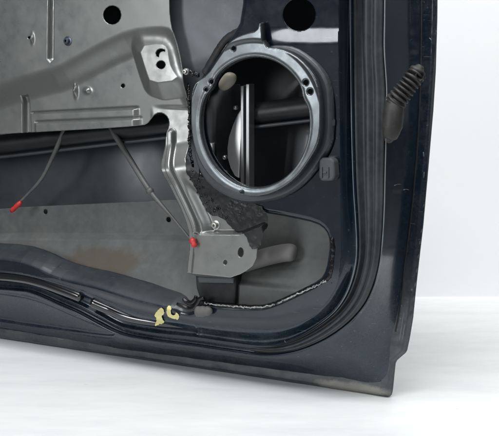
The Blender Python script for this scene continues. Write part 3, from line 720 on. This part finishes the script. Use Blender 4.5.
smear = chaikin(tr([(189, 156), (191, 168), (195, 180), (199, 190), (203, 199), (206, 208), (211, 214), (222, 216), (229, 224), (240, 232), (248, 231), (254, 238), (259, 250), (269, 242), (269, 209), (248, 199), (225, 189), (207, 177), (195, 164)], K - .010), 1)
def smear_h(U, V): 
    r_ = wob(U + .003*wob(U, V, .011, 51), V + .003*wob(U, V, .013, 52), .017, 6) + .35*wob(U, V, .0075, 16)
    return carrier_h(U, V) + .0010 + .0006*(1 - np.abs(r_))*sm(.5 + wob(U, V, .03, 61))
sheet('mastic_smear', axis(smear[:, 0].min(), smear[:, 0].max(), .0006), axis(smear[:, 1].min(), smear[:, 1].max(), .0006), lambda U, V: -sdf(smear, U, V) + .0016*wob(U, V, .016, 77), smear_h, M['butyl2'], door, 0)
blobs('mastic_crumbs', 90, along([(192, 172), (200, 188), (206, 198), (214, 207), (224, 214), (232, 221)], 2.6), smear_h, M['butyl'], .0005, .0016)
blobs('mastic_crumbs', 7, along([(331, 262), (331, 272), (329, 279), (334, 283)], 1.6), lambda U, V: 0*U + w_face(V), M['butyl'], .0007, .0014)
lumpy('mastic_bead', [(183, 73), (187, 71.5), (191, 73), (195, 74), (199, 75)], lambda U, V: 0*U + .068, .0026, M['butyl'], 20, 4, .3)
lumpy('mastic_bead', [(256, 14), (250, 24), (240, 31), (228, 38), (221, 46), (212, 61), (204.5, 74)], lambda U, V: 0*U + .074, .0044, M['smear'], 60, 2, .05, flat=.4)
# torn mastic flap on the lip and the grey lump beside it
for k_, fl in enumerate(([(177, 304), (183, 306.5), (189, 309), (194, 308), (197.5, 303), (199.5, 299), (204, 298)], [(183, 299), (187, 302), (191.5, 303), (195, 300), (196, 296)])):
    n_ = 26; tube('mastic_flap', smooth_path([uv(x, y, .066 - .002*k_) for x, y in fl], n_), .0030*(.55 + .45*np.sin(np.linspace(.25, 2.9, n_))), M['butyl'], door, 12, .7)
lp = [uv(x, y, .066) for x, y in ((195, 311), (199, 311.5), (204, 311.5), (209, 311), (212, 310.5))]
tube('mastic_lump', smooth_path(lp, 14), [.002, .0045, .0062, .0066, .006, .0062, .0066, .006, .0052, .0058, .005, .004, .003, .0015], surface('grey_mastic', (.10, .098, .092), .6, grain=.4, grain_scale=300), door, 12, .8)

# ---- yellow paint-pen mark on the lower step
def decal(name, polys, hfun, mat):
    for px in polys:
        P = np.array([hit(x, y, hfun) for x, y in px]); Q = chaikin(P[:, :2], 1)
        sheet(name, axis(Q[:, 0].min() - .001, Q[:, 0].max() + .001, .0005), axis(Q[:, 1].min() - .001, Q[:, 1].max() + .001, .0004), lambda U, V: -sdf(Q, U, V), lambda U, V: hfun(U, V) + .0006, mat, door, 0)
marks = [[(155.2, 313.5), (158, 310), (161, 307.2), (164.2, 308.8), (164.4, 314), (161.8, 315.4), (162.4, 318.6), (165.4, 322), (159, 324.4), (154.6, 326.2), (156.6, 321.4), (156.8, 317.4), (154.8, 316.4)],
         [(168, 306), (170.8, 306), (171.6, 308.6), (170.6, 312.2), (172.6, 315), (175.8, 314.4), (175.8, 311.8), (179.8, 314.6), (178.6, 319.8), (175, 318.8), (171, 318), (167.2, 315), (166.6, 310)]]
def on_border(px, thick=False):
    """points of a fine patch on the door front seen under picture positions, taken from the built surfaces"""
    dg = bpy.context.evaluated_depsgraph_get()
    from mathutils import Vector
    d = Vector(ray(*px)); ok, p, nn, *_ = S.ray_cast(dg, Vector(cw), d)
    if nn.dot(d) > 0: nn = -nn
    return p, (nn - d*1.6 if thick else nn)
def paint_mark(px):
    bpy.context.view_layer.update()
    px = chaikin(px, 1); x0, y0 = px.min(0); x1, y1 = px.max(0); st = .4
    X, Y = np.meshgrid(np.arange(x0 - st, x1 + 2*st, st), np.arange(y0 - st, y1 + 2*st, st)); D = sdf(px, X, Y) + .28*wob(X, Y, 1.5, 8)
    inv = door.matrix_world.inverted(); vs, idx = [], {}
    def vid(j, i):
        if (j, i) not in idx:
            p, nn = on_border((X[j, i], Y[j, i]), True); vs.append(tuple(inv @ (p + nn*.0007))); idx[(j, i)] = len(vs) - 1
        return idx[(j, i)]
    fs = []
    for j in range(X.shape[0] - 1):
        for i in range(X.shape[1] - 1):
            if D[j:j + 2, i:i + 2].mean() < 0: fs.append((vid(j + 1, i), vid(j + 1, i + 1), vid(j, i + 1), vid(j, i)))
    plain_mesh('paint_mark', vs, fs, M['yellow'], door, True)
for mk in marks: paint_mark(mk)
def chip_glint(pts, r):  # pale strokes: painted highlights on the hinge face, chips and scratches elsewhere
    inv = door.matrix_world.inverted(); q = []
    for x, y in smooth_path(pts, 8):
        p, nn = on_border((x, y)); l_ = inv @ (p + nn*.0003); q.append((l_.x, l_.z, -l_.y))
    tube('paint_chip_glint', q, np.array([.3, .8, 1, .7, 1, .8, .6, .2])*r, M['glint_chip'], door, 8, .5)
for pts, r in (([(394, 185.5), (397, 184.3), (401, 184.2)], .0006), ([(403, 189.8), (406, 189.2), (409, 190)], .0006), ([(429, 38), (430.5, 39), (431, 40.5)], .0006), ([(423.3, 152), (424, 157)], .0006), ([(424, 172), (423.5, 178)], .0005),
               ([(404, 312), (401.5, 328), (399.5, 341)], .0004), ([(405, 324), (402.5, 340)], .00035), ([(284.5, 341), (286.5, 343)], .0009)): chip_glint(pts, r)

# ---- wiring boot on the hinge face
def boot():
    root = None
    ax_px = [(395, 103, .058), (400, 96, .058), (406, 88, .056), (412, 80, .053), (418, 72.5, .048)]
    A = smooth_path([uv(*p) for p in ax_px], 140); R = []
    for i, s in enumerate(np.linspace(0, 1, 140)):
        ph = (s*9.0) % 1.0
        R.append(.0092*(1 - .18*s) + .0024*math.cos(2*math.pi*ph) - .0006*(math.cos(4*math.pi*ph)))
    b = tube('wiring_boot', A, R, M['boot'], door, 24)
    cuffP = smooth_path([uv(389, 139, .064), uv(391, 132, .064), uv(392.5, 121, .063), uv(393.5, 110, .061), uv(396, 101, .058)], 30)
    tube('boot_cuff', cuffP, np.interp(np.linspace(0, 1, 30), [0, .1, .35, .7, 1], [.0035, .0075, .0098, .0102, .0090]), M['boot'], b, 20)
    prism('boot_flange', [(384.5, 96), (393, 93), (401, 100), (403, 113), (401.5, 127), (396, 138), (388, 144), (383.5, 141), (383, 118)], .054, .0605, M['boot'], b, bev=.002)
    # open end of the boot: a collar with a dark mouth
    e0, e1 = uv(416, 73.5, .050), uv(421, 65.5, .047)
    tube('boot_collar', [e0 + (e1 - e0)*t for t in np.linspace(0, 1, 7)], [.0068, .0082, .0084, .0078, .0050, .0044, .0030], M['boot'], b, 20)
    pl = uv(419.5, 76, .056)
    lathe('boot_plug', loc(*pl), [(.0042, -.006), (.0045, 0), (.0036, .0012), (.0030, -.002), (.001, -.0024)], M['black'], b, 18, ax=(.55, -.7, .25))
boot()

# ---- recess plate and marks on the hinge face
# ---- small clip at the edge of the boss
cl = prism('trim_clip', [(319, 160), (322, 157.8), (331, 158), (334, 161), (335, 177), (332, 181), (321, 181), (318.5, 177)], .064, .080, M['plastic'], bev=.0018)
prism('clip_rib', [(320.5, 167), (322, 167), (322, 178), (320.5, 178)], .079, .0815, M['plastic'], cl, .0004)
prism('clip_rib', [(327, 167), (328.5, 167), (328.5, 178), (327, 178)], .079, .0815, M['plastic'], cl, .0004)
prism('clip_rib', [(322.6, 171.5), (326.4, 171.5), (326.4, 173.2), (322.6, 173.2)], .079, .0815, M['plastic'], cl, .0004)
print('yaw', math.degrees(YAW), 'uR', Bi[1], Bo[1], Bo[-3], 'vT', vT, 'WALL', WALL_Y)
print('ring px size', np.ptp(ring_in_p, 0))
